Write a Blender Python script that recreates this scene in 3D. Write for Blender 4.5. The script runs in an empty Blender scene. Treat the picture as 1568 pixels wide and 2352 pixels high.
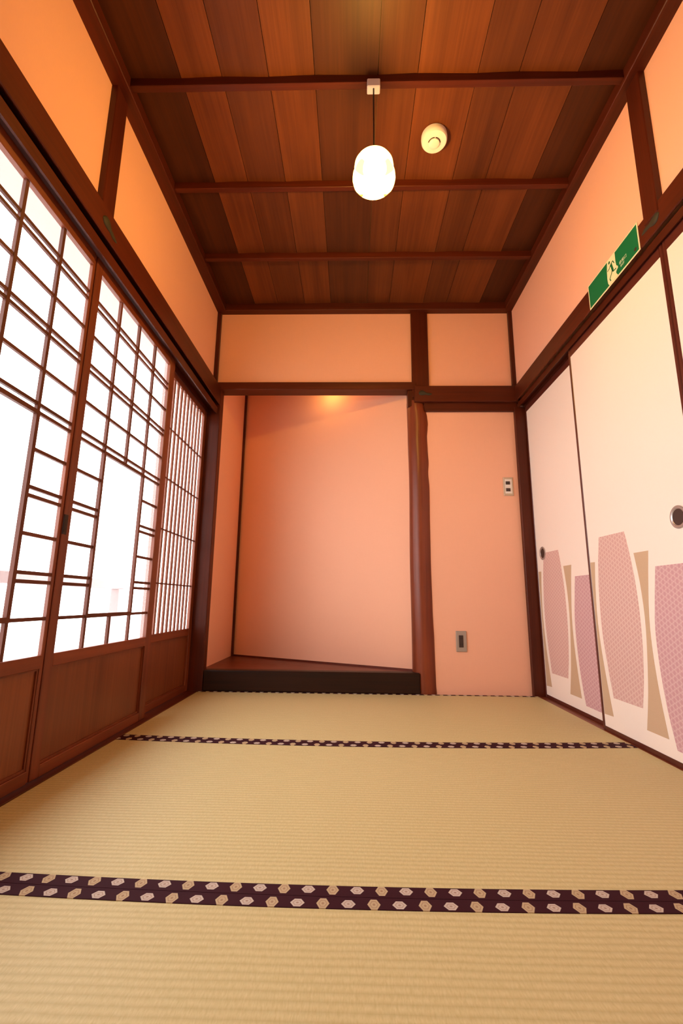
import bpy, bmesh, math, random
from mathutils import Vector, Matrix
random.seed(7)
S = bpy.context.scene
COL = S.collection

# ------------------------------------------------------------------ camera
YAW, PITCH, ROLL, FPX, CAMZ = -0.0248, 0.1944, 0.0107, 1036.86, 0.5308
def make_camera():
    cy, sy, cp, sp = math.cos(YAW), math.sin(YAW), math.cos(PITCH), math.sin(PITCH)
    f = Vector((sy*cp, cy*cp, sp)); r = Vector((cy, -sy, 0)); u = r.cross(f)
    c, s = math.cos(ROLL), math.sin(ROLL)
    r2, u2 = c*r + s*u, -s*r + c*u
    cam = bpy.data.cameras.new('camera'); ob = bpy.data.objects.new('camera', cam); COL.objects.link(ob)
    m = Matrix((r2, u2, -f)).transposed().to_4x4(); m.translation = Vector((0, 0, CAMZ)); ob.matrix_world = m
    cam.sensor_fit = 'HORIZONTAL'; cam.sensor_width = 36; cam.lens = 36*FPX/1568
    cam.clip_start = .02; cam.clip_end = 100
    S.camera = ob
make_camera()

# ------------------------------------------------------------------ sky, exposure, portals
SKY = 6.9
W = bpy.data.worlds.new('sky'); S.world = W; W.use_nodes = True
W.node_tree.nodes['Background'].inputs[0].default_value = (1.0, .965, .96, 1)
W.node_tree.nodes['Background'].inputs[1].default_value = SKY
S.view_settings.view_transform = 'Standard'; S.view_settings.look = 'None'
S.view_settings.gamma = 1; S.view_settings.exposure = 0.06
try: S.view_settings.use_curve_mapping = False
except Exception: pass
S.cycles.max_bounces = 14; S.cycles.diffuse_bounces = 8; S.cycles.transparent_max_bounces = 16
S.cycles.sample_clamp_indirect = 8
S.cycles.caustics_reflective = False; S.cycles.caustics_refractive = False
LAMP_STRENGTH = 1760.0      # of the small bulb inside the shade
LAMP_COL = (1.0, .53, .095)
def portal(name, loc, rot, sx, sy):
    l = bpy.data.lights.new(name, 'AREA'); l.shape = 'RECTANGLE'; l.size = sx; l.size_y = sy
    l.cycles.is_portal = True
    o = bpy.data.objects.new(name, l); COL.objects.link(o); o.location = loc; o.rotation_euler = rot
portal('window_portal', (-1.03, 1.39, 1.03), (0, -math.pi/2, 0), 1.40, 2.86)

# ------------------------------------------------------------------ helpers
def boxes_bm(bm, x0, x1, y0, y1, z0, z1, bev=0.0):
    b = bmesh.new() if bev else bm
    v = [b.verts.new((x, y, z)) for x in (x0, x1) for y in (y0, y1) for z in (z0, z1)]
    for f in ((0,1,3,2), (4,6,7,5), (0,4,5,1), (2,3,7,6), (0,2,6,4), (1,5,7,3)):
        b.faces.new([v[i] for i in f])
    if bev:
        bmesh.ops.bevel(b, geom=list(b.edges), offset=bev, segments=1, affect='EDGES')
        me = bpy.data.meshes.new('tmp'); b.to_mesh(me); b.free(); bm.from_mesh(me); bpy.data.meshes.remove(me)
    return bm
def prism(bm, pts, axis, a, b):
    """polygon pts (2d) extruded along axis between a and b; pts in the order of the two other axes"""
    def P(p, t):
        return {0: (t, p[0], p[1]), 1: (p[0], t, p[1]), 2: (p[0], p[1], t)}[axis]
    A = [bm.verts.new(P(p, a)) for p in pts]; B = [bm.verts.new(P(p, b)) for p in pts]
    n = len(pts)
    bm.faces.new(A); bm.faces.new(B[::-1])
    for i in range(n): bm.faces.new((A[i], B[i], B[(i+1) % n], A[(i+1) % n]))
    return bm
def lathe(bm, prof, c, axis=2, n=40, cap=True):
    """prof: list of (r, t) along axis from centre c"""
    rings = []
    for r, t in prof:
        ring = []
        for i in range(n):
            a = 2*math.pi*i/n; u, v = r*math.cos(a), r*math.sin(a)
            p = {2: (u, v, t), 1: (u, t, v), 0: (t, u, v)}[axis]
            ring.append(bm.verts.new((c[0]+p[0], c[1]+p[1], c[2]+p[2])))
        rings.append(ring)
    for a, b in zip(rings, rings[1:]):
        for i in range(n): bm.faces.new((a[i], a[(i+1) % n], b[(i+1) % n], b[i]))
    if cap: bm.faces.new(rings[0]); bm.faces.new(rings[-1])
    return bm
def obj(name, bm, mat, parent=None, smooth=False, col=None, org=None):
    bmesh.ops.recalc_face_normals(bm, faces=bm.faces)
    if parent is not None:
        p = parent; off = Vector((0, 0, 0))
        while p is not None: off += p.location; p = p.parent
    if parent is None or org == 'own':
        cs = [v.co for v in bm.verts]
        lo = Vector([min(c[i] for c in cs) for i in range(3)]); hi = Vector([max(c[i] for c in cs) for i in range(3)])
        o_loc = Vector(((lo.x+hi.x)/2, (lo.y+hi.y)/2, lo.z))
    else: o_loc = off
    bm.transform(Matrix.Translation(-o_loc))
    me = bpy.data.meshes.new(name); bm.to_mesh(me); bm.free()
    if smooth:
        for p in me.polygons: p.use_smooth = True
        try: me.set_sharp_from_angle(angle=math.radians(40))
        except Exception: pass
    me.materials.append(mat)
    o = bpy.data.objects.new(name, me); COL.objects.link(o)
    if parent is not None:
        o.parent = parent; o.location = o_loc - off
    else: o.location = o_loc
    if col: o.color = (*col, 1)
    return o
def B(name, x0, x1, y0, y1, z0, z1, mat, parent=None, bev=0.0, col=None):
    return obj(name, boxes_bm(bmesh.new(), x0, x1, y0, y1, z0, z1, bev), mat, parent, col=col)
def empty(name, loc):
    o = bpy.data.objects.new(name, None); COL.objects.link(o); o.location = loc; o.empty_display_size = .05
    return o
def tag(o, label, cat, group=None, kind=None):
    o['label'] = label; o['category'] = cat
    if group: o['group'] = group
    if kind: o['kind'] = kind
    return o
def struct(o, label, cat, group=None): return tag(o, label, cat, group, 'structure')

# ------------------------------------------------------------------ materials
class NT:
    def __init__(s, name):
        s.m = bpy.data.materials.new(name); s.m.use_nodes = True; s.t = s.m.node_tree; s.t.nodes.clear()
        s.out = s.n('ShaderNodeOutputMaterial')
    def n(s, typ, ins=None, **kw):
        nd = s.t.nodes.new(typ)
        for k, v in kw.items(): setattr(nd, k, v)
        for k, v in (ins or {}).items():
            if isinstance(v, bpy.types.NodeSocket): s.t.links.new(v, nd.inputs[k])
            else: nd.inputs[k].default_value = v
        return nd
    def math(s, op, a, b=0.0, c=None):
        ins = {0: a, 1: b}
        if c is not None: ins[2] = c
        return s.n('ShaderNodeMath', ins, operation=op).outputs[0]
    def mix(s, f, a, b, mode='MIX'):
        nd = s.t.nodes.new('ShaderNodeMix'); nd.data_type = 'RGBA'; nd.blend_type = mode
        for k, v in ((0, f), (6, a), (7, b)):
            if isinstance(v, bpy.types.NodeSocket): s.t.links.new(v, nd.inputs[k])
            else: nd.inputs[k].default_value = (*v, 1) if isinstance(v, tuple) and len(v) == 3 else v
        return nd.outputs[2]
    def coords(s, scale=(1, 1, 1), which='Object', rnd=True):
        tc = s.n('ShaderNodeTexCoord').outputs[which]
        v = tc
        if rnd:
            oi = s.n('ShaderNodeObjectInfo').outputs['Random']
            k = s.math('MULTIPLY', oi, 31.7)
            cb = s.n('ShaderNodeCombineXYZ', {0: k, 1: k, 2: k}).outputs[0]
            v = s.n('ShaderNodeVectorMath', {0: tc, 1: cb}, operation='ADD').outputs[0]
        return s.n('ShaderNodeVectorMath', {0: v, 1: scale}, operation='MULTIPLY').outputs[0]
    def noise(s, vec, scale=1.0, detail=3.0, rough=.55, dist=0.0):
        return s.n('ShaderNodeTexNoise', {'Vector': vec, 'Scale': scale, 'Detail': detail, 'Roughness': rough, 'Distortion': dist}).outputs[0]
    def ramp(s, f, stops):
        r = s.t.nodes.new('ShaderNodeValToRGB'); s.t.links.new(f, r.inputs[0]); e = r.color_ramp.elements
        while len(e) < len(stops): e.new(.5)
        for i, (p, c) in enumerate(stops):
            e[i].position = p; e[i].color = (*c, 1) if isinstance(c, tuple) else (c, c, c, 1)
        return r.outputs[0]
    def bsdf(s, col, rough=.6, spec=.5, bump=None, bstr=.2, bdist=.002, coat=0.0, metal=0.0):
        p = s.n('ShaderNodeBsdfPrincipled')
        def st(k, v):
            if k not in p.inputs: return
            if isinstance(v, bpy.types.NodeSocket): s.t.links.new(v, p.inputs[k])
            else: p.inputs[k].default_value = (*v, 1) if isinstance(v, tuple) and len(v) == 3 else v
        st('Base Color', col); st('Roughness', rough); st('Specular IOR Level', spec); st('Metallic', metal); st('Coat Weight', coat); st('Coat Roughness', .25)
        if bump is not None:
            b = s.n('ShaderNodeBump', {'Height': bump, 'Strength': bstr, 'Distance': bdist})
            s.t.links.new(b.outputs[0], p.inputs['Normal'])
        s.t.links.new(p.outputs[0], s.out.inputs[0])
        return s.m

def wood(name, base, dark, axis, rough=.42, spec=.5, coat=0.0, contrast=.75, objcol=False, fig=1.0):
    s = NT(name)
    sc = [9.0, 9.0, 9.0]; sc[axis] = .55
    sf = [95.0, 95.0, 95.0]; sf[axis] = 2.2
    big = s.noise(s.coords(tuple(sc)), 1.0*fig, 3.0, .6, .35)
    fine = s.noise(s.coords(tuple(sf)), 1.0, 2.0, .6, .1)
    blot = s.noise(s.coords((2.1, 2.1, 2.1)), 1.3, 3.0, .6, .2)
    f = s.math('ADD', s.math('MULTIPLY', big, .5), s.math('MULTIPLY', fine, .28))
    f = s.math('ADD', f, s.math('MULTIPLY', blot, .22))
    c = s.ramp(f, [(.5-.24*contrast, dark), (.5+.17*contrast, base)])
    if objcol:
        oc = s.n('ShaderNodeObjectInfo').outputs['Color']
        c = s.mix(1.0, c, oc, 'MULTIPLY')
    rg = s.math('MULTIPLY_ADD', blot, .25, rough-.12)
    if 'log' in name: return s.bsdf(c, rough, spec, fine, .2, .002, coat)
    return s.bsdf(c, rg, spec, fine, .12, .0015, coat)

FR, FD = (.23, .050, .014), (.10, .018, .005)
MUNT_C = ((.15, .046, .028), (.075, .022, .013))
WX, WY, WZ = [wood('stained_timber_'+'xyz'[i], (.105, .017, .005), (.042, .007, .0025), i, .42, .28) for i in range(3)]
FX, FY, FZ = [wood('sliding_frame_wood_'+'xyz'[i], FR, FD, i, .42, .5) for i in range(3)]
MZW, MYW = [wood('muntin_wood_'+'yz'[i-1], *MUNT_C, i, .5, .25) for i in (2, 1)]
SLATW = wood('slat_wood', (.34, .15, .11), (.20, .08, .055), 2, .55, .25)
KOSHI = wood('lower_board_wood', (.235, .066, .020), (.115, .026, .007), 2, .45, .5, fig=.7)
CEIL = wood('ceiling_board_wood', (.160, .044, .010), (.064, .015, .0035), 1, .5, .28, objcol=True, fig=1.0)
LOG = wood('polished_log_wood', (.27, .055, .018), (.060, .011, .005), 2, .36, .42, .0, 1.35, fig=1.6)
BLACKWOOD = wood('black_lacquered_wood', (.034, .012, .006), (.009, .004, .003), 0, .45, .22)
TOKOWOOD = wood('alcove_floor_wood', (.15, .026, .011), (.07, .012, .006), 0, .36, .35, .0)

def plaster(name, col):
    s = NT(name)
    co = s.coords((1, 1, 1), rnd=False)
    gx = s.noise(s.coords((420, 420, 30), rnd=False), 1.0, 1.0)
    gz = s.noise(s.coords((30, 30, 420), rnd=False), 1.0, 1.0)
    g = s.math('ADD', gx, gz)
    bl = s.noise(co, 2.2, 2.0)
    c = s.mix(s.math('MULTIPLY', g, .10), col, tuple(x*.72 for x in col))
    c = s.mix(s.math('MULTIPLY', bl, .14), c, tuple(x*.8 for x in col))
    return s.bsdf(c, .72, .25, g, .25, .0006)
PLASTER = plaster('salmon_wall_cloth', (.93, .52, .365))

def tatami_mat():
    s = NT('tatami_rush_weave')
    tc = s.coords((1, 1, 1), rnd=False)
    sx = s.n('ShaderNodeSeparateXYZ', {0: tc})
    jit = s.noise(s.coords((7, 7, 7), rnd=False), 1.0, 2.0)
    ph = s.math('MULTIPLY_ADD', sx.outputs[1], 2*math.pi/.0152, s.math('MULTIPLY', jit, 2.2))
    rib = s.math('POWER', s.math('MULTIPLY_ADD', s.math('SINE', ph), .5, .5), .6)
    straw = s.noise(s.coords((330, 75, 1), rnd=False), 1.0, 2.0, .6)
    straw2 = s.noise(s.coords((170, 60, 1), rnd=False), 1.0, 2.0, .6)
    bl = s.noise(s.coords((1.6, 1.1, 1), rnd=False), 1.2, 3.0, .6)
    c = s.ramp(straw, [(.25, (.56, .485, .24)), (.5, (.65, .57, .31)), (.8, (.73, .655, .395))])
    c = s.mix(s.math('MULTIPLY', straw2, .45), c, (.53, .46, .215))
    c = s.mix(s.math('MULTIPLY', s.math('SUBTRACT', 1.0, rib), .42), c, (.40, .33, .14))
    c = s.mix(s.math('MULTIPLY', bl, .22), c, (.53, .45, .20))
    h = s.math('ADD', s.math('MULTIPLY', rib, .8), s.math('MULTIPLY', straw, .35))
    return s.bsdf(c, .55, .35, h, .6, .0016)
TATAMI = tatami_mat()

def heri():
    s = NT('brocade_border_cloth')
    sx = s.n('ShaderNodeSeparateXYZ', {0: s.coords((1, 1, 1), rnd=False)})
    x, y = sx.outputs[0], sx.outputs[2]
    uv = s.n('ShaderNodeUVMap'); su = s.n('ShaderNodeSeparateXYZ', {0: uv.outputs[0]})
    x, y = su.outputs[0], su.outputs[1]          # metres along, metres across from the cloth's middle
    P = .0455
    k = s.math('DIVIDE', x, P)
    u = s.math('MULTIPLY', s.math('SUBTRACT', s.math('FRACT', k), .5), P)
    alt = s.math('GREATER_THAN', s.math('FRACT', s.math('MULTIPLY', s.math('FLOOR', k), .5)), .25)
    sy = s.math('MULTIPLY_ADD', alt, -.24, 1.0); sx_ = s.math('MULTIPLY_ADD', alt, .10, 1.0)
    au, av = s.math('MULTIPLY', s.math('ABSOLUTE', u), sx_), s.math('MULTIPLY', s.math('ABSOLUTE', y), sy)
    d = s.math('MAXIMUM', s.math('ADD', s.math('MULTIPLY', au, .80), s.math('MULTIPLY', av, .55)), av)
    inside = s.math('LESS_THAN', d, .0104)
    ring = s.math('MULTIPLY', s.math('GREATER_THAN', d, .0058), s.math('LESS_THAN', d, .0070))
    core = s.math('LESS_THAN', d, .0022)
    wv = s.noise(s.n('ShaderNodeVectorMath', {0: uv.outputs[0], 1: (2600, 2600, 1)}, operation='MULTIPLY').outputs[0], 1.0, 1.0)
    ground = s.mix(wv, (.022, .004, .009), (.055, .011, .019))
    med = s.mix(alt, (.60, .53, .48), (.54, .43, .27))
    med = s.mix(s.math('MULTIPLY', wv, .45), med, (.33, .22, .14))
    med = s.mix(s.math('MULTIPLY', s.math('MAXIMUM', ring, core), .6), med, (.26, .13, .08))
    return s.bsdf(s.mix(inside, ground, med), .75, .12, wv, .2, .0004)
HERI = heri()

def simple(name, col, rough=.5, spec=.5, metal=0.0, noise_amt=.08, ns=60, coat=0.0):
    s = NT(name)
    n = s.noise(s.coords((1, 1, 1)), ns, 3.0)
    c = s.mix(s.math('MULTIPLY', n, noise_amt*2), col, tuple(v*.6 for v in col))
    return s.bsdf(c, rough, spec, n, .05, .0005, coat, metal)
FUSUMA = simple('fusuma_paper', (.93, .83, .76), .7, .25, noise_amt=.03, ns=140)
LACQ = simple('dark_red_lacquer', (.10, .021, .013), .34, .4)
TAN = simple('tan_printed_paper', (.62, .445, .30), .7, .2, noise_amt=.12, ns=300)
BANDP = simple('pale_cream_printed_paper', (.95, .84, .69), .7, .2, noise_amt=.03, ns=300)
def pinkpaper(name, a, b):
    s = NT(name)
    co = s.coords((1, 1, 1), rnd=False)
    sx = s.n('ShaderNodeSeparateXYZ', {0: co}); y, z = sx.outputs[1], sx.outputs[2]
    P = .0175
    f = None
    for ang in (0, 60, 120):
        c_, s_ = math.cos(math.radians(ang)), math.sin(math.radians(ang))
        t = s.math('ADD', s.math('MULTIPLY', y, c_/P), s.math('MULTIPLY', z, s_/P))
        w = s.math('ABSOLUTE', s.math('SUBTRACT', s.math('FRACT', t), .5))
        l = s.math('LESS_THAN', w, .13)
        f = l if f is None else s.math('ADD', f, l)
    n = s.noise(s.coords((1, 260, 260), rnd=False), 1.0, 2.0)
    f = s.math('MINIMUM', s.math('MULTIPLY', f, .5), 1.0)
    c = s.mix(f, a, b)
    c = s.mix(s.math('MULTIPLY', n, .25), c, tuple(v*.8 for v in a))
    return s.bsdf(c, .7, .2)
PINK_A = pinkpaper('rose_patterned_paper', (.66, .41, .385), (.78, .585, .535))
PINK_B = pinkpaper('mauve_patterned_paper', (.60, .345, .375), (.72, .505, .52))

def pane(name, clear, rough_tint=(.97, .97, .97)):
    s = NT(name)
    tr = s.n('ShaderNodeBsdfTransparent', {0: (*rough_tint, 1)})
    tl = s.n('ShaderNodeBsdfTranslucent', {0: (.95, .95, .95, 1)})
    gl = s.n('ShaderNodeBsdfGlossy', {0: (1, 1, 1, 1), 'Roughness': .12})
    m1 = s.n('ShaderNodeMixShader', {0: 1-clear, 1: tr.outputs[0], 2: tl.outputs[0]})
    m2 = s.n('ShaderNodeMixShader', {0: .03, 1: m1.outputs[0], 2: gl.outputs[0]})
    s.t.links.new(m2.outputs[0], s.out.inputs[0])
    return s.m
FROST = pane('frosted_glass', .93)
CLEAR = pane('clear_glass', .96)
IVORY = simple('ivory_plastic', (.84, .80, .77), .4, .5, noise_amt=.02)
GREYM = simple('brushed_grey_metal', (.42, .37, .33), .45, .5, .35, .05, 200)
BEIGEP = simple('beige_plate', (.60, .49, .37), .45, .5, .2, .04)
DARKPL = simple('dark_brown_plastic', (.05, .028, .024), .4, .5)
BRONZE = simple('aged_green_bronze', (.045, .038, .023), .6, .3, .0, .4, 90)
BLACKM = simple('black_iron', (.02, .018, .02), .35, .5, .5)
CHROME = simple('worn_chrome', (.50, .44, .42), .28, .5, .55, .1)
GREEN = simple('sign_green', (.004, .165, .058), .4, .4, noise_amt=.04)
CREAM = simple('sign_cream', (.88, .80, .52), .45, .4, noise_amt=.02)
LETTER = simple('sign_lettering', (.62, .72, .50), .45, .4, noise_amt=.02)
SPOT = simple('brown_mark', (.05, .03, .012), .5, .4)
CORD = simple('black_flex', (.012, .010, .010), .5, .4)
OUTGROUND = simple('pale_paving', (.75, .73, .71), .8, .2)
OUTWOOD = simple('weathered_rail_wood', (.25, .185, .19), .7, .2)
EAVE = simple('cream_painted_eave', (.26, .19, .152), .8, .2)
EXTW = simple('dark_outer_skin', (.16, .11, .08), .85, .2)

# ------------------------------------------------------------------ key dimensions (metres)
XL, XR = -.903, 1.077            # tatami edges
PXL, PXR, PY = -.944, 1.081, 2.818   # plaster planes
SXL, SXR = -.919, 1.056          # post faces
YN = -.92                        # rear wall behind the camera
CZ = 2.54                        # ceiling boards
MZ = 2.49                        # ceiling moulding underside

# ------------------------------------------------------------------ floor and tatami
fl = B('floor', -1.12, 1.30, YN-.1, 3.66, -.12, -.047, EXTW)
struct(fl, 'floor under the tatami mats', 'floor')
def seam(i, x):
    if i == 0: return 2.797
    if i == 1: return 1.845+.042*x*x
    if i == 2: return .943+.036*x*x
    if i == 3: return .030
    return -.90
def curved_slab(bm, fa, fb, x0, x1, z0, z1, n=24, uvc=None):
    uvl = bm.loops.layers.uv.new('UVMap') if uvc else None
    cols = []
    for k in range(n+1):
        x = x0+(x1-x0)*k/n
        cols.append([bm.verts.new((x, y, z)) for y in (fa(x), fb(x)) for z in (z0, z1)])
    fs = []
    for a, b in zip(cols, cols[1:]):
        for i, j in ((1, 3), (3, 2), (2, 0), (0, 1)):
            fs.append(bm.faces.new((a[i], a[j], b[j], b[i])))
    fs.append(bm.faces.new([cols[0][i] for i in (0, 1, 3, 2)])); fs.append(bm.faces.new([cols[-1][i] for i in (0, 2, 3, 1)]))
    if uvl:
        for f in fs:
            for l in f.loops:
                x, y = l.vert.co.x, l.vert.co.y
                l[uvl].uv = (x+2+uvc[0], y-(fa(x)+fb(x))/2+uvc[1])
    return bm
mat_labels = ['farthest tatami mat, lying against the black alcove step', 'second tatami mat from the alcove, whole mat between the two wide borders',
              'tatami mat nearest the camera, before the widest dark border', 'tatami mat by the rear wall behind the camera']
for i in range(4):
    e = empty('tatami_mat', (.087, (seam(i, 0)+seam(i+1, 0))/2, -.045))
    tag(e, mat_labels[i], 'tatami mat', 'tatami mats on the floor')
    hw = .0315
    A, Bf = (lambda x, i=i: seam(i+1, x)+.0006), (lambda x, i=i: seam(i, x)-.0006)
    obj('rush_cover', curved_slab(bmesh.new(), A, Bf, XL, XR, -.045, 0), TATAMI, e)
    obj('border_cloth', curved_slab(bmesh.new(), lambda x: A(x), lambda x: A(x)+hw, XL, XR, .0, .0014, uvc=(.012*i, -.003)), HERI, e)
    obj('border_cloth', curved_slab(bmesh.new(), lambda x: Bf(x)-(hw if i else .020), lambda x: Bf(x), XL, XR, .0, .0014, uvc=(.012*i+.004, .003 if i else 0)), HERI, e)

# ------------------------------------------------------------------ walls
def wall_box(name, x0, x1, y0, y1, z0, z1, label, parent=None):
    o = B(name, x0, x1, y0, y1, z0, z1, PLASTER, parent)
    if parent is None: struct(o, label, 'wall')
    return o
# left: plaster above the sliding panels
wl = wall_box('wall_left', PXL-.06, PXL, YN, PY, 1.865, 2.60, 'salmon plaster wall above the glazed sliding panels')
wall_box('wall_section', PXL-.10, PXL, YN, -.11, -.1, 1.81, '', wl)
wr = wall_box('wall_right', PXR, PXR+.14, YN, PY, 1.86, 2.60, 'salmon plaster wall above the papered sliding doors')
wall_box('wall_section', PXR, PXR+.10, YN, -.11, -.1, 1.87, '', wr)
for nm, q in (('leak_block_back', (1.20, 1.24, -.2, 2.95, -.1, 1.95)), ('leak_block_end', (1.10, 1.20, 2.905, 2.95, -.1, 1.95)), ('leak_block_top', (1.166, 1.20, -.12, 2.905, 1.80, 1.95))): B(nm, *q, EXTW, wr)  # added unseen boxes behind the doors, keeping sky light out of the gaps
wb = wall_box('wall_back', -.95, .45, PY, PY+.045, 1.94, 2.60, 'salmon plaster end wall with recessed alcove')
wall_box('wall_section', .44, 1.12, PY, PY+.06, -.05, 2.60, '', wb)
# alcove: oblique back wall, side wall, ceiling
ac, bc = (-.894, 3.529), (.395, 2.8815)
dx, dy = bc[0]-ac[0], bc[1]-ac[1]; L_ = math.hypot(dx, dy); nx, ny = -dy/L_, dx/L_
if ny < 0: nx, ny = -nx, -ny
bm = bmesh.new(); b2 = (bc[0]+dx*.04, bc[1]+dy*.04); a2 = (ac[0]-dx*.05, ac[1]-dy*.05)
prism(bm, [a2, b2, (b2[0]+nx*.05, b2[1]+ny*.05), (a2[0]+nx*.05, a2[1]+ny*.05)], 2, .0, 2.42)
obj('alcove_back', bm, PLASTER, wb)
B('alcove_side', -1.0, -.905, 2.852, 3.62, 0, 2.42, PLASTER, wb)
bm = prism(bmesh.new(), [(-1.0, 2.83), (.47, 2.83), (.47, 2.90), (-.9, 3.62), (-1.0, 3.62)], 2, 2.36, 2.42)
obj('alcove_ceiling', bm, CEIL, wb)
wf = B('wall_front', -1.1, 1.25, YN-.10, YN, -.1, 2.62, FUSUMA); struct(wf, 'unseen wall behind the camera, made cream to bounce light', 'wall')  # unseen rear wall, given pale paper to bounce light towards the alcove end

# ------------------------------------------------------------------ ceiling: lapped boards and battens
ce = B('ceiling', -1.05, 1.22, YN-.1, 2.95, CZ+.014, 2.66, EXTW)
struct(ce, 'dark stained board ceiling with thin cross battens', 'ceiling')
xs = [-.935, -.683, -.522, -.337, -.157, .089, .243, .474, .634, .857, 1.075]
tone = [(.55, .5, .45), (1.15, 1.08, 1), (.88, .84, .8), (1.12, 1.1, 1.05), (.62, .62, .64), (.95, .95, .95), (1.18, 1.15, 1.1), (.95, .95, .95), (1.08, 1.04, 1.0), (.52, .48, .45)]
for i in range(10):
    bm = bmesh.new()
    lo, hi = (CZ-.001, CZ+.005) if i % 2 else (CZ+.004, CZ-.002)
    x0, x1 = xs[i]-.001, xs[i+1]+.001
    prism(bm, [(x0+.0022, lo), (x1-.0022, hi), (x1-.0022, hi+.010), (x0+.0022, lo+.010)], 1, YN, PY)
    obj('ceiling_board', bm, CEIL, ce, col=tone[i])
for k, y in enumerate((1.396, 1.846, 2.308, .94, .485, .03, -.425)):
    o = B('batten', PXL+.04, PXR-.04, y, y+.026, 2.505, CZ+.004, WX, ce, .0015)

# ------------------------------------------------------------------ timber trims
tn = [0]
def trim(bm, mat, label, cat, group=None, smooth=False):
    tn[0] += 1
    return struct(obj('trim_%d' % tn[0], bm, mat, smooth=smooth), label, cat, group)
def tbox(x0, x1, y0, y1, z0, z1, bev=.002): return boxes_bm(bmesh.new(), x0, x1, y0, y1, z0, z1, bev)
# ceiling edge moulding (stepped)
trim(prism(bmesh.new(), [(PXL-.01, MZ), (PXL+.058, MZ), (PXL+.061, MZ+.003), (PXL+.061, MZ+.052), (PXL-.01, MZ+.052)], 1, YN, PY-.05), WY, 'dark moulding between ceiling and left plaster wall', 'moulding', 'ceiling edge mouldings')
trim(prism(bmesh.new(), [(PXR+.01, MZ), (PXR-.050, MZ), (PXR-.053, MZ+.003), (PXR-.053, MZ+.052), (PXR+.01, MZ+.052)], 1, YN, PY-.05), WY, 'dark moulding between ceiling and right plaster wall', 'moulding', 'ceiling edge mouldings')
trim(prism(bmesh.new(), [(PY+.005, MZ), (PY-.048, MZ), (PY-.050, MZ+.003), (PY-.050, MZ+.052), (PY+.005, MZ+.052)], 0, PXL-.01, PXR+.01), WX, 'dark moulding between ceiling and end wall above the alcove', 'moulding', 'ceiling edge mouldings')
# posts
trim(tbox(-.985, -.88, 2.788, 2.852, -.02, 1.93, .004), WZ, 'left corner post between slatted screen and alcove', 'post')
trim(tbox(-.99, SXL, 2.792, 2.86, 1.90, MZ+.02), WZ, 'thin upper corner post left of the end wall', 'post')
trim(tbox(SXR, 1.19, 2.790, 2.90, -.03, 1.79), WZ, 'dark corner post between switch wall and papered doors', 'post')
trim(tbox(SXR, 1.12, 2.794, 2.90, 1.90, MZ+.02), WZ, 'thin upper corner post right of the end wall', 'post')
trim(tbox(.392, .504, 2.794, 2.88, 1.86, MZ+.02, .003), WZ, 'short dark post rising above the alcove log pillar', 'post')
trim(tbox(-.99, SXL, 1.381, 1.459, 1.86, MZ+.02, .003), WZ, 'short hanging post midway along the left upper wall', 'post')
trim(tbox(SXR, 1.13, 1.365, 1.440, 1.88, MZ+.02, .003), WZ, 'short hanging post midway along the right upper wall', 'post')
trim(tbox(-.99, -.905, -.11, -.008, -.02, MZ+.02, .003), WZ, 'post at the near end of the glazed panels', 'post')
trim(tbox(1.06, 1.15, -.11, -.015, -.02, MZ+.02, .003), WZ, 'post at the near end of the papered doors', 'post')
# nageshi rails (slightly out of level like the old house)
def rail_y(xf, xb, y0, y1, z0a, z1a, z0b, z1b):
    """wide rail: solid upper half, hollow behind the lower front lip"""
    bm = bmesh.new(); sg = 1 if xf < xb else -1; c = .003*sg
    def sec(y, a, b): return [bm.verts.new(p) for p in ((xf, y, a+.003), (xf+c, y, a), (xf+.007*sg, y, a), (xf+.010*sg, y, a+.045), (xb, y, a+.045), (xb, y, b), (xf+c, y, b), (xf, y, b-.003))]
    A, Bv = sec(y0, z0a, z1a), sec(y1, z0b, z1b)
    bm.faces.new(A); bm.faces.new(Bv[::-1])
    for i in range(8): bm.faces.new((A[i], Bv[i], Bv[(i+1) % 8], A[(i+1) % 8]))
    return bm
trim(rail_y(-.885, -.955, YN, 2.852, 1.787, 1.881, 1.802, 1.926), WY, 'wide rail over the glazed sliding panels', 'rail')
trim(rail_y(1.060, 1.13, YN, PY, 1.822, 1.908, 1.820, 1.926), WY, 'wide rail over the papered sliding doors', 'rail')
trim(tbox(.403, SXR+.03, 2.772, 2.83, 1.819, 1.930, .003), WX, 'wide rail from the log pillar to the right corner', 'rail')
trim(tbox(.47, SXR+.02, 2.797, 2.83, 1.763, 1.820), WX, 'narrow head piece above the switch wall panel', 'rail')
trim(tbox(-.93, .42, 2.788, 2.884, 1.912, 1.965, .003), WX, 'lintel across the top of the alcove opening', 'lintel')
# kamoi (grooved head tracks)
def track(pts, y0, y1): return prism(bmesh.new(), pts, 1, y0, y1)
trim(track([(-.900, 1.782), (-.900, 1.738), (-.908, 1.738), (-.908, 1.776), (-.9585, 1.776), (-.9585, 1.738), (-.9615, 1.738), (-.9615, 1.776), (-.996, 1.778), (-.996, 1.87), (-.960, 1.87), (-.960, 1.782)], -.02, 2.79), WY, 'grooved head track above the glazed sliding panels', 'track')
trim(track([(1.078, 1.818), (1.078, 1.783), (1.083, 1.783), (1.083, 1.80), (1.115, 1.80), (1.115, 1.783), (1.118, 1.783), (1.118, 1.80), (1.145, 1.80), (1.145, 1.783), (1.165, 1.783), (1.165, 1.875), (1.125, 1.875), (1.125, 1.818)], -.02, 2.795), WY, 'grooved head track above the papered sliding doors', 'track')
# sills
trim(tbox(-1.015, XL-.0005, -.01, 2.80, -.045, .004, .001), WY, 'wooden sill track under the glazed sliding panels', 'sill')
trim(tbox(XR+.0005, 1.165, -.01, 2.79, -.045, .0, .001), FY, 'wooden sill track under the papered sliding doors', 'sill')

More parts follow.
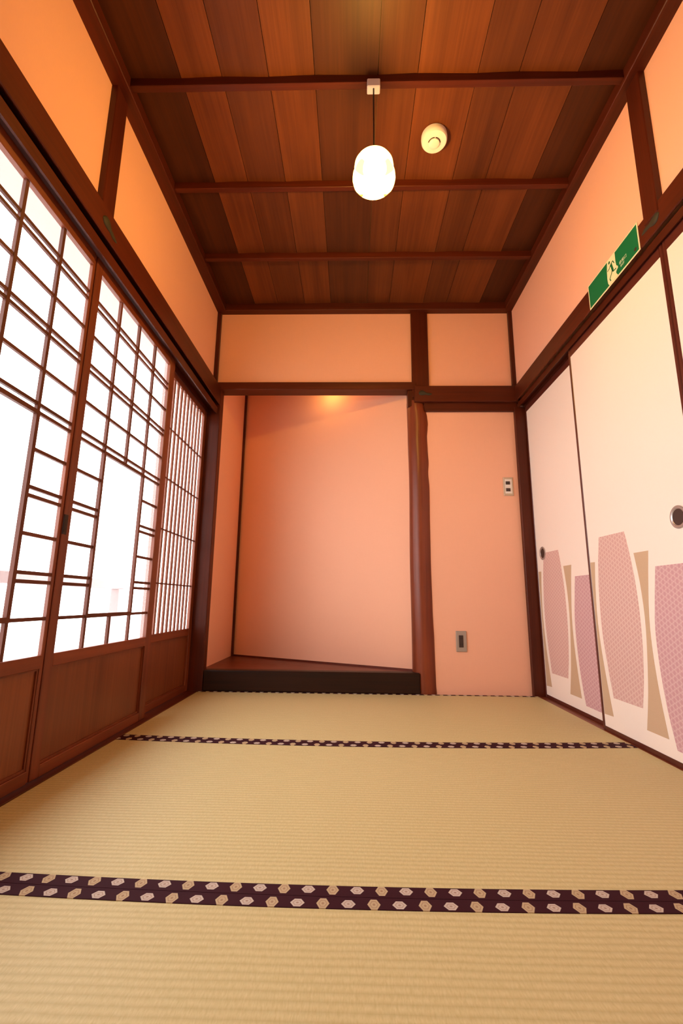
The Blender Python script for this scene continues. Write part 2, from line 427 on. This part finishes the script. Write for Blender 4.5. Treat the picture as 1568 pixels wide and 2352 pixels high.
# ------------------------------------------------------------------ alcove: step, floor, corner strip
tag(obj('alcove_step', tbox(-.8795, .403, 2.789, 2.86, .001, .119, .006), BLACKWOOD), 'black lacquered beam forming the front step of the alcove', 'step')
bm = prism(bmesh.new(), [(-.905, 2.861), (.40, 2.861), (.40, 2.875), (ac[0]-.01, ac[1]+.004)], 2, .085, .1175)
struct(obj('trim_floor_board', bm, TOKOWOOD), 'reddish polished wooden floor board inside the alcove', 'board').name = 'trim_30'
bm = bmesh.new()
q0 = (ac[0]-nx*.001, ac[1]-ny*.001); q1 = (bc[0]-nx*.001, bc[1]-ny*.001)
prism(bm, [q0, q1, (q1[0]-nx*.006, q1[1]-ny*.006), (q0[0]-nx*.006, q0[1]-ny*.006)], 2, .1175, .128)
struct(obj('baseboard_back', bm, TOKOWOOD), 'thin red strip at the foot of the alcove back wall', 'baseboard')
struct(obj('trim_31', tbox(-.905, -.889, 3.505, 3.53, .1176, 2.36, .001), WZ), 'thin dark strip in the inner corner of the alcove', 'strip')

# log pillar
def log_pillar():
    L = [(.0, .372), (.12, .366), (.357, .366), (.746, .363), (1.3, .368), (1.6, .364), (1.868, .361), (1.96, .361)]
    R = [(.0, .5175), (.05, .514), (.283, .511), (.486, .505), (.747, .502), (1.0, .503), (1.244, .506), (1.344, .500), (1.417, .505), (1.50, .501), (1.594, .499), (1.64, .504), (1.684, .508), (1.73, .504), (1.757, .498), (1.80, .482), (1.96, .478)]
    def it(T, z):
        for (a, p), (b, r) in zip(T, T[1:]):
            if z <= b:
                t = (z-a)/(b-a); t = t*t*(3-2*t); return p+(r-p)*t
        return T[-1][1]
    bm = bmesh.new(); rings = []; n = 36; m = 90
    for k in range(m+1):
        z = 1.84*k/m; l, r = it(L, z), it(R, z); cx, hw = (l+r)/2, (r-l)/2
        ring = []
        for i in range(n):
            a = 2*math.pi*i/n
            w = 1+.022*math.sin(3*a+z*1.3)+.010*math.sin(5*a-z*2.3+1)
            # keep the silhouette at the sides, wobble the front
            side = abs(math.cos(a)); ww = w*(1-side)+1*side
            ring.append(bm.verts.new((cx+hw*math.cos(a)*ww, 2.858+.066*math.sin(a)*ww, z)))
        rings.append(ring)
    for a, b in zip(rings, rings[1:]):
        for i in range(n): bm.faces.new((a[i], a[(i+1) % n], b[(i+1) % n], b[i]))
    bm.faces.new(rings[0]); bm.faces.new(rings[-1])
    o = obj('alcove_pillar', bm, LOG, smooth=True)
    B('square_neck', .362, .404, 2.803, 2.86, 1.80, 1.912, WZ, o, .003)
    return struct(o, 'polished reddish natural log pillar at the right of the alcove', 'pillar')
log_pillar()

# ------------------------------------------------------------------ glazed sliding panels (left)
ZR = [.361, .468, .576, .601, .712, .823, .848, .961, 1.074, 1.099, 1.210, 1.326, 1.350, 1.460, 1.573, 1.600, 1.705]
def shoji(n, xf, y0, y1, yi0, yi1, cols, rect, label, slats=None, back=False):
    """xf: front face x; outer y range; inner glazed y range; column lines; rect = (ya,yb,z0,z1) clear opening"""
    e = empty('door_%d' % n, (xf-.013, (y0+y1)/2, .004)); struct(e, label, 'sliding door', 'glazed sliding panels along the left wall')
    xb = xf-.0187
    def stile(a, b, xfr=xf): B('stile', xb, xfr, a, b, .005, 1.752, FZ, e, .0022)
    stile(y0, yi0, xf); stile(yi1, y1, xf-(.004 if y1-yi1 < .02 else 0))
    B('top_rail', xb, xf-.0005, yi0, yi1, 1.706, 1.752, FY, e, .0015)
    B('middle_rail', xb, xf-.0005, yi0, yi1, .322, .361, FY, e, .0015)
    B('bottom_rail', xb, xf-.0005, yi0, yi1, .005, .040, FY, e, .0015)
    k = B('lower_board', xf-.021, xf-.0125, yi0, yi1, .040, .322, KOSHI, e)
    # slim moulded stops round the board
    st = bmesh.new()
    for a, b in ((yi0, yi0+.006), (yi1-.007, yi1-.001)): boxes_bm(st, xf-.0125, xf-.0075, a, b, .040, .322)
    boxes_bm(st, xf-.0125, xf-.008, yi0+.006, yi1-.007, .040, .047); boxes_bm(st, xf-.0125, xf-.008, yi0+.006, yi1-.007, .316, .322)
    obj('board_stop', st, FZ, e)
    gx0, gx1 = xf-.0185, xf-.0165       # glass
    mx0, mx1 = xf-.0164, xf-.0062        # muntins
    if slats is None:
        lines = [yi0]+cols+[yi1]
        hm = .0054; vm = .0062
        top = 1.706
        bars = ZR[1:-1]
        for c in cols:
            zz = [(.361, top)]
            if rect and rect[0]+.01 < c < rect[1]-.01: zz = [(.361, rect[2]), (rect[3], top)]
            for a, b in zz: B('muntin', mx0, mx1, c-vm, c+vm, a, b, MZW, e)
        for z in bars:
            segs = [(yi0, yi1)]
            if rect and rect[2]+.01 < z < rect[3]-.01: segs = [(yi0, rect[0]-vm), (rect[1]+vm, yi1)]
            for a, b in segs:
                B('muntin', mx0, mx1-.0012, a, b, z-hm, z+hm, MYW, e)
        if rect:
            bm = bmesh.new(); a, b, c, d = rect; t = .009
            boxes_bm(bm, mx0, mx1+.003, a-vm, b+vm, c-.006, c+t, .001); boxes_bm(bm, mx0, mx1+.003, a-vm, b+vm, d-t, d+.005, .001)
            boxes_bm(bm, mx0+.0003, mx1+.002, a-vm-.0008, a+vm+.0008, c+.0003, d-.0003); boxes_bm(bm, mx0+.0003, mx1+.002, b-vm-.0008, b+vm+.0008, c+.0003, d-.0003)
            obj('opening_frame', bm, MZW, e)
            B('clear_pane', gx0, gx1, rect[0]+.0008, rect[1]-.0008, rect[2]+.0008, rect[3]-.0008, CLEAR, e)
        rows = list(zip([.361]+bars, bars+[top]))
        for a, b in zip(lines, lines[1:]):
            for c, d in rows:
                if rect and a > rect[0]-.01 and b < rect[1]+.01 and c > rect[2]-.01 and d < rect[3]+.01: continue
                B('pane', gx0, gx1, a+.0004, b-.0004, c+.0004, d-.0004, FROST, e)
    else:
        for c in slats: B('slat', mx0+.002, mx0+.0095, c-.0100, c+.0100, .361, 1.706, SLATW, e)
        for z in (.608, .882, 1.152, 1.423): B('crossbar', gx1+.0002, mx0+.0102, yi0, yi1, z-.0035, z+.0035, MYW, e)
        lines = [yi0]+[c for c in slats if yi0+.02 < c < yi1-.02]+[yi1]
        for a, b in zip(lines, lines[1:]):
            B('pane', gx0, gx1, a+.0004, b-.0004, .3614, 1.7056, FROST, e)
    return e
XF1, XF2 = -.930, -.9655
e = shoji(1, XF1, .690, 1.4115, .735, 1.398, [.902, 1.068, 1.240], (.902, 1.240, .468, 1.074), 'glazed sliding panel at the left edge, before the one with black finger pull')
e = shoji(2, XF1, 1.412, 2.150, 1.451, 2.093, [1.612, 1.774, 1.934], (1.612, 1.934, .468, 1.074), 'glazed sliding panel with black finger pull, next to the slatted panel')
h = B('finger_pull', XF1-.004, XF1+.0012, 1.4125, 1.433, .732, .797, BLACKM, e, .001); h['label'] = 'black recessed finger pull'
B('pull_recess', XF1+.0004, XF1+.0016, 1.417, 1.4285, .738, .791, CORD, h)
sl = [2.7445-.0525*k for k in range(1, 11)]
shoji(3, XF2, 2.142, 2.786, 2.170, 2.742, [], None, 'slatted sliding panel with thin vertical bars beside the alcove post', slats=[y-.002 for y in sl])
shoji(4, XF2, .0, .705, .04, .675, [], None, 'slatted sliding panel at the near end of the glazed wall', slats=[.07+.0525*k for k in range(11)])

# ------------------------------------------------------------------ papered sliding doors (right)
PA = [(2.009,.819),(1.822,.817),(1.807,.756),(1.788,.64),(1.780,.519),(1.783,.392),(1.800,.254),(1.825,.148),(2.017,.146),(2.037,.262),(2.056,.415),(2.052,.564),(2.036,.697)]
TN = [(1.775,.725),(1.687,.725),(1.708,.611),(1.726,.485),(1.729,.362),(1.718,.222),(1.696,.076),(1.814,.075),(1.783,.209),(1.761,.359),(1.751,.484),(1.757,.613)]
PB = [(1.658,.665),(1.445,.665),(1.433,.56),(1.433,.16),(1.470,.051),(1.659,.051),(1.683,.162),(1.698,.295),(1.700,.437),(1.680,.56)]
TL = [(2.101,.715),(2.062,.714),(2.078,.595),(2.085,.443),(2.068,.269),(2.032,.07),(2.101,.066)]
def fusuma(n, xf, y0, y1, off, pull, label):
    """xf: front face x (towards the room, facing -X)"""
    e = empty('door_%d' % n, (xf+.012, (y0+y1)/2, .001)); struct(e, label, 'sliding door', 'papered sliding doors along the right wall')
    B('paper_panel', xf+.003, xf+.020, y0+.014, y1-.014, .018, 1.746, FUSUMA, e)
    B('side_frame', xf, xf+.0235, y0, y0+.016, .001, 1.79, LACQ, e, .003)
    B('side_frame', xf, xf+.0235, y1-.016, y1, .001, 1.79, LACQ, e, .003)
    B('top_frame', xf+.001, xf+.0235, y0+.016, y1-.016, 1.746, 1.79, LACQ, e)
    B('bottom_frame', xf+.001, xf+.0235, y0+.016, y1-.016, .001, .018, LACQ, e)
    lo, hi = y0+.0165, y1-.0165
    for nm, pts, m, lab in (('printed_motif', PA, PINK_A, 'rose patterned shape'), ('printed_motif', TN, TAN, 'tan waisted shape'), ('printed_motif', PB, PINK_B, 'mauve patterned shape'), ('printed_motif', TL, TAN, 'tan shape at the panel edge')):
        P = smooth_poly([(min(max(y+off, lo), hi), z) for y, z in pts])
        bm = prism(bmesh.new(), P, 0, xf+.0024, xf+.0031)
        # prism axis 0 -> pts are (y,z)
        o = obj(nm, bm, m, e); o['label'] = lab
    r = obj('finger_pull', lathe(bmesh.new(), [(.0375, .0005), (.0390, -.0028), (.0360, -.0046), (.0310, -.0040), (.0285, -.0020), (.0275, -.0012)], (xf+.003, pull, .8185), 0, 36, False), CHROME, e, True)
    r['label'] = 'round metal finger pull'
    obj('pull_cup', lathe(bmesh.new(), [(.0280, -.0014), (.0265, -.0004), (.0240, -.0009), (.0225, -.0002), (.012, .0002)], (xf+.003, pull, .8185), 0, 28), DARKPL, r, True)
    return e
def smooth_poly(P):
    """keep real corners, subdivide the long curved sides with Catmull-Rom"""
    n = len(P); out = []
    def corner(i):
        a, b, c = Vector(P[i-1]), Vector(P[i]), Vector(P[(i+1) % n])
        if (b-a).length < 1e-5 or (c-b).length < 1e-5: return True
        return (b-a).angle(c-b) > math.radians(38)
    cr = [corner(i) for i in range(n)]
    for i in range(n):
        p1, p2 = Vector(P[i]), Vector(P[(i+1) % n])
        out.append((p1.x, p1.y))
        if (p2-p1).length < 1e-5 or (cr[i] and cr[(i+1) % n]): continue
        p0 = Vector(P[i-1]) if not cr[i] else p1*2-p2
        p3 = Vector(P[(i+2) % n]) if not cr[(i+1) % n] else p2*2-p1
        for t in (.33, .66):
            q = .5*((2*p1)+(-p0+p2)*t+(2*p0-5*p1+4*p2-p3)*t*t+(-p0+3*p1-3*p2+p3)*t**3)
            out.append((q.x, q.y))
    res = []
    for p in out:
        if not res or (Vector(p)-Vector(res[-1])).length > 5e-4: res.append(p)
    return res
fusuma(5, 1.119, 2.080, 2.787, .662, 2.683, 'papered sliding door beside the dark corner post')
fusuma(6, 1.088, 1.413, 2.120, .0, 1.511, 'papered sliding door in front, second from the corner post')
fusuma(7, 1.088, .703, 1.411, -.709, 1.315, 'papered sliding door at the right edge of the picture')
fusuma(8, 1.119, .0, .720, -1.40, .10, 'papered sliding door nearest the camera')

# ------------------------------------------------------------------ pendant lamp
def lamp():
    x, y = .0715, 1.392
    e = empty('pendant_lamp', (x, y, 2.00)); tag(e, 'glowing frosted glass pendant lamp hanging from a ceiling batten', 'lamp')
    r = B('ceiling_rose', x-.025, x+.025, y-.010, y+.022, 2.466, 2.5045, IVORY, e, .003); r['label'] = 'square ivory ceiling rose'
    obj('cord', lathe(bmesh.new(), [(.0028, 2.16), (.0028, 2.467)], (x, y-.000, 0), 2, 10), CORD, e, True)
    s = NT('glowing_frosted_glass')
    co = s.coords((1, 1, 1), rnd=False)
    sp = s.n('ShaderNodeSeparateXYZ', {0: co})
    an = s.math('ARCTAN2', sp.outputs[1], sp.outputs[0])
    pet = s.math('SUBTRACT', s.math('COSINE', s.math('MULTIPLY', an, 4.0)), -.0)      # four leaf-shaped marks round the shade
    hz = s.math('ABSOLUTE', s.math('DIVIDE', s.math('SUBTRACT', sp.outputs[2], .052), .024))
    leaf = s.math('GREATER_THAN', s.math('SUBTRACT', s.math('MULTIPLY', pet, -1.0), s.math('MULTIPLY', hz, .55)), .38)
    st = s.math('MULTIPLY_ADD', leaf, -57.5, 60.0)
    em = s.n('ShaderNodeEmission', {0: (*LAMP_COL, 1), 1: st})
    tr = s.n('ShaderNodeBsdfTransparent', {0: (.97, .95, .90, 1)})
    mx = s.n('ShaderNodeMixShader', {0: s.math('MULTIPLY_ADD', leaf, .35, .22), 1: tr.outputs[0], 2: em.outputs[0]})
    s.t.links.new(mx.outputs[0], s.out.inputs[0])
    s2 = NT('lit_bulb'); e2 = s2.n('ShaderNodeEmission', {0: (*LAMP_COL, 1), 1: LAMP_STRENGTH}); s2.t.links.new(e2.outputs[0], s2.out.inputs[0])
    bl = obj('bulb', lathe(bmesh.new(), [(.009, 2.090), (.014, 2.084), (.0185, 2.073), (.020, 2.062), (.0175, 2.050), (.010, 2.043), (.002, 2.041)], (x, y, 0), 2, 20), s2.m, e, True)
    obj('bulb_socket', lathe(bmesh.new(), [(.020, 2.1345), (.020, 2.118), (.016, 2.106), (.0125, 2.0905)], (x, y, 0), 2, 20), IVORY, e, True)
    zt, zb = 2.134, 2.022
    prof = [(.012, zt), (.036, zt-.0005), (.054, zt-.0035), (.0645, zt-.010), (.0700, zt-.020), (.0718, zt-.034), (.0722, zt-.054), (.077, zt-.068), (.078, zt-.082), (.075, zt-.096), (.066, zt-.106), (.045, zt-.112), (.02, zt-.113)]
    sh = obj('glass_shade', lathe(bmesh.new(), prof, (x, y, 0), 2, 48), s.m, e, True); sh['label'] = 'bright frosted glass shade'
    obj('shade_holder', lathe(bmesh.new(), [(.010, zt-.002), (.013, zt+.002), (.013, zt+.010), (.006, zt+.018)], (x, y, 0), 2, 20), IVORY, e, True)
lamp()
# small lamp fixed behind the alcove lintel
def alcove_lamp():
    x, y = -.205, 3.045
    e = empty('alcove_lamp', (x, y, 2.04)); tag(e, 'small warm bulb behind the alcove lintel', 'lamp')
    obj('lamp_holder', lathe(bmesh.new(), [(.018, 2.36), (.018, 2.10), (.014, 2.075)], (x, y, 0), 2, 20), IVORY, e, True)
    s = NT('warm_bulb'); em = s.n('ShaderNodeEmission', {0: (1, .55, .14, 1), 1: 62.0}); s.t.links.new(em.outputs[0], s.out.inputs[0])
    obj('bulb', lathe(bmesh.new(), [(.010, 2.078), (.016, 2.066), (.021, 2.050), (.019, 2.034), (.010, 2.025), (.002, 2.022)], (x, y, 0), 2, 20), s.m, e, True)
alcove_lamp()

# ------------------------------------------------------------------ smoke detector
def detector():
    x, y = .348, 1.634
    e = empty('smoke_detector', (x, y, 2.48)); tag(e, 'round white smoke detector on the ceiling beside the lamp', 'smoke detector')
    obj('housing', lathe(bmesh.new(), [(.050, CZ+.001), (.0555, CZ-.004), (.0565, CZ-.015), (.0555, CZ-.029), (.0515, CZ-.035), (.030, CZ-.036)], (x, y, 0), 2, 48), IVORY, e, True)
    obj('sensor_cap', lathe(bmesh.new(), [(.0235, CZ-.036), (.0235, CZ-.042), (.020, CZ-.0445), (.010, CZ-.045)], (x, y+.004, 0), 2, 36), IVORY, e, True)
    bm = bmesh.new(); N = 22
    for seg in ((math.radians(188), math.radians(266)), (math.radians(274), math.radians(352))):
        vs = []
        for k in range(N+1):
            a = seg[0]+(seg[1]-seg[0])*k/N
            vs.append([bm.verts.new((x+r*math.cos(a), y+.004+r*math.sin(a), z)) for r, z in ((.0236, CZ-.0363), (.0275, CZ-.0363), (.0275, CZ-.0372), (.0236, CZ-.0372))])
        for a, b in zip(vs, vs[1:]):
            for i in range(4): bm.faces.new((a[i], a[(i+1) % 4], b[(i+1) % 4], b[i]))
        bm.faces.new(vs[0]); bm.faces.new(vs[-1])
    o = obj('vent_slot', bm, DARKPL, e); o['label'] = 'dark curved vent slot'
detector()

# ------------------------------------------------------------------ switch and outlet plates
def plates():
    e = empty('light_switch', (.991, PY-.004, 1.257)); tag(e, 'beige wall switch with two dark rockers beside the corner post', 'switch')
    B('cover_plate', .960, 1.022, PY-.007, PY, 1.197, 1.317, BEIGEP, e, .002)
    B('inner_plate', .969, 1.013, PY-.0085, PY-.0071, 1.210, 1.304, IVORY, e, .0005)
    for z in (1.279, 1.234):
        r = B('rocker', .974, 1.001, PY-.012, PY-.0085, z-.0105, z+.0105, DARKPL, e, .001)
    e = empty('wall_outlet', (.6555, PY-.004, .301)); tag(e, 'grey metal wall outlet low on the wall beside the log pillar', 'outlet')
    B('cover_plate', .624, .687, PY-.007, PY, .241, .361, GREYM, e, .002)
    o = B('socket_strip', .640, .6665, PY-.009, PY-.0069, .266, .336, DARKPL, e, .001)
    for z in (.283, .318):
        for dx_ in (-.005, .005): B('slot', .6532+dx_-.0011, .6532+dx_+.0011, PY-.0094, PY-.0089, z-.005, z+.005, CORD, o)
plates()

# ------------------------------------------------------------------ nail covers on the rails
def gourd(name, P0, P1, nrm, r0, r1, label):
    """gourd-shaped bronze nail cover from head P0 to tail P1"""
    P0, P1, nrm = Vector(P0), Vector(P1), Vector(nrm); d = (P1-P0); L = d.length; d.normalize(); s = nrm.cross(d)
    prof = [(0, .05), (.05, .55), (.14, .92), (.26, 1.0), (.38, .86), (.47, .62), (.53, .50), (.62, .50), (.72, .52), (.84, .44), (.94, .28), (1, .04)]
    bm = bmesh.new(); rings = []
    for t, w in prof:
        w *= r0 if t < .5 else r0*.98
        c = P0+d*(L*t)+s*(.004*math.sin(t*6))
        rings.append([bm.verts.new(c+s*(w*math.cos(a))+nrm*(.0005+.35*w*max(0, math.sin(a)))) for a in [math.pi*k/8 for k in range(9)]])
    for a, b in zip(rings, rings[1:]):
        for i in range(8): bm.faces.new((a[i], a[i+1], b[i+1], b[i]))
        bm.faces.new((a[8], a[0], b[0], b[8]))
    bm.faces.new(rings[0]); bm.faces.new(rings[-1])
    return tag(obj(name, bm, BRONZE, smooth=True), label, 'nail cover', 'bronze nail covers on the rails')
gourd('nail_cover', (-.885, 1.340, 1.852), (-.885, 1.440, 1.832), (1, 0, 0), .021, .01, 'greenish bronze nail cover on the left rail under the hanging post')
gourd('nail_cover', (1.060, 1.364, 1.868), (1.060, 1.462, 1.862), (-1, 0, 0), .018, .01, 'greenish bronze nail cover on the right rail beside the exit sign')
gourd('nail_cover', (.430, 2.772, 1.876), (.518, 2.772, 1.872), (0, -1, 0), .018, .01, 'greenish bronze nail cover above the log pillar')

# ------------------------------------------------------------------ exit sign
def exit_sign():
    X = 1.0575; W_, H_ = .3584, .1188; Y0, Z0 = 1.832, 1.8175
    def P(u, v): return (Y0-u*W_, Z0+v*H_)
    e = empty('exit_sign', (X+.004, Y0-W_/2, Z0)); tag(e, 'green emergency exit sign with running figure on the right rail', 'sign')
    o = B('backing_plate', X, X+.0022, Y0-W_, Y0, Z0, Z0+H_, CREAM, e, .0004); o['label'] = 'cream bordered plate'
    def face(name, pts, m, lift, lab=None, parent=e):
        bm = prism(bmesh.new(), [P(*p) for p in pts], 0, X-lift, X-lift+.0004 if lift > .0004 else X)
        o = obj(name, bm, m, parent)
        if lab: o['label'] = lab
        return o
    a, b = .017, .05
    face('green_field', [(a, b), (1-a, b), (1-a, 1-b), (a, 1-b)], GREEN, .0006, 'green field')
    face('lit_doorway', [(.436, b), (.418, .15), (.412, .35), (.420, .62), (.440, 1-b), (.593, 1-b), (.591, .58), (.598, .44), (.622, .36), (.622, .30), (.596, .27), (.580, .22), (.590, .13), (.612, b)], CREAM, .0010, 'cream doorway shape')
    def stroke(pts, w):
        bm = bmesh.new()
        pts = [Vector((p[0]*W_, p[1]*H_)) for p in pts]
        for p, r in zip(pts, pts[1:]):
            d = (r-p).normalized(); n = Vector((-d.y, d.x))*w/2; p2, r2 = p-d*w*.2, r+d*w*.2
            q = [p2+n, p2-n, r2-n, r2+n]
            prism(bm, [(Y0-v.x, Z0+v.y) for v in q], 0, X-.0014, X-.0010)
        return bm
    fig = bmesh.new()
    def add(b_):
        me = bpy.data.meshes.new('t'); b_.to_mesh(me); b_.free(); fig.from_mesh(me); bpy.data.meshes.remove(me)
    hd = [(.478+.017*math.cos(t*.5236), .835+.055*math.sin(t*.5236)) for t in range(12)]
    prism(fig, [P(*p) for p in hd], 0, X-.0014, X-.0010)
    add(stroke([(.508, .70), (.530, .42)], .0115))
    add(stroke([(.508, .73), (.545, .745), (.566, .62)], .0040))
    add(stroke([(.500, .71), (.470, .62), (.432, .60)], .0040))
    add(stroke([(.526, .44), (.535, .37), (.588, .35)], .0050))
    add(stroke([(.518, .44), (.500, .36), (.458, .24), (.474, .14)], .0048))
    o = obj('running_figure', fig, GREEN, e); o['label'] = 'green running figure'
    R = Matrix(((0, 0, -1), (-1, 0, 0), (0, 1, 0)))
    for txt, u, v, size, sx in (('\u975e\u5e38\u53e3', .648, .315, .0165, 1.0), ('EXIT', .668, .195, .0115, 1.1)):
        cu = bpy.data.curves.new('lettering', 'FONT'); cu.body = txt; cu.size = size; cu.extrude = .0002; cu.offset = .0002
        t = bpy.data.objects.new('lettering', cu); COL.objects.link(t)
        dg = bpy.context.evaluated_depsgraph_get(); dg.update()
        me = bpy.data.meshes.new_from_object(t.evaluated_get(dg)); bpy.data.objects.remove(t)
        me.materials.clear(); me.materials.append(LETTER)
        M = R.to_4x4() @ Matrix.Diagonal((sx, 1, 1, 1)); y, z = P(u, v)
        M.translation = Vector((X-.0009, y, z))-e.location
        me.transform(M)
        m = bpy.data.objects.new('lettering', me); COL.objects.link(m); m.parent = e; m['label'] = 'small pale lettering'
    sp = [(.930+.022*math.cos(t*.6283), .185+.055*math.sin(t*.6283)) for t in range(10)]
    face('dark_mark', sp, SPOT, .0012, 'dark brown mark')
exit_sign()

# ------------------------------------------------------------------ outside the glazed panels
og = B('ground_outside', -9, -1.05, -6, 12, -.30, -.20, OUTGROUND); struct(og, 'pale sunlit ground outside the glazed panels', 'ground')
bm = boxes_bm(bmesh.new(), -1.572, -1.05, -1.2, 4.4, 2.32, 2.38)
struct(obj('trim_eave', bm, EAVE), 'cream underside of the eave outside', 'eave').name = 'trim_32'
def railing():
    e = empty('balcony_railing', (-2.0, 2.5, -.2)); tag(e, 'faint washed-out balcony railing outside the clear panes', 'railing')
    B('top_rail', -2.03, -1.97, .2, 3.93, .61, .68, OUTWOOD, e, .004)
    for y in (.9, 2.4, 3.86): B('railing_post', -2.035, -1.965, y-.04, y+.04, -.2, .61, OUTWOOD, e, .004)
railing()
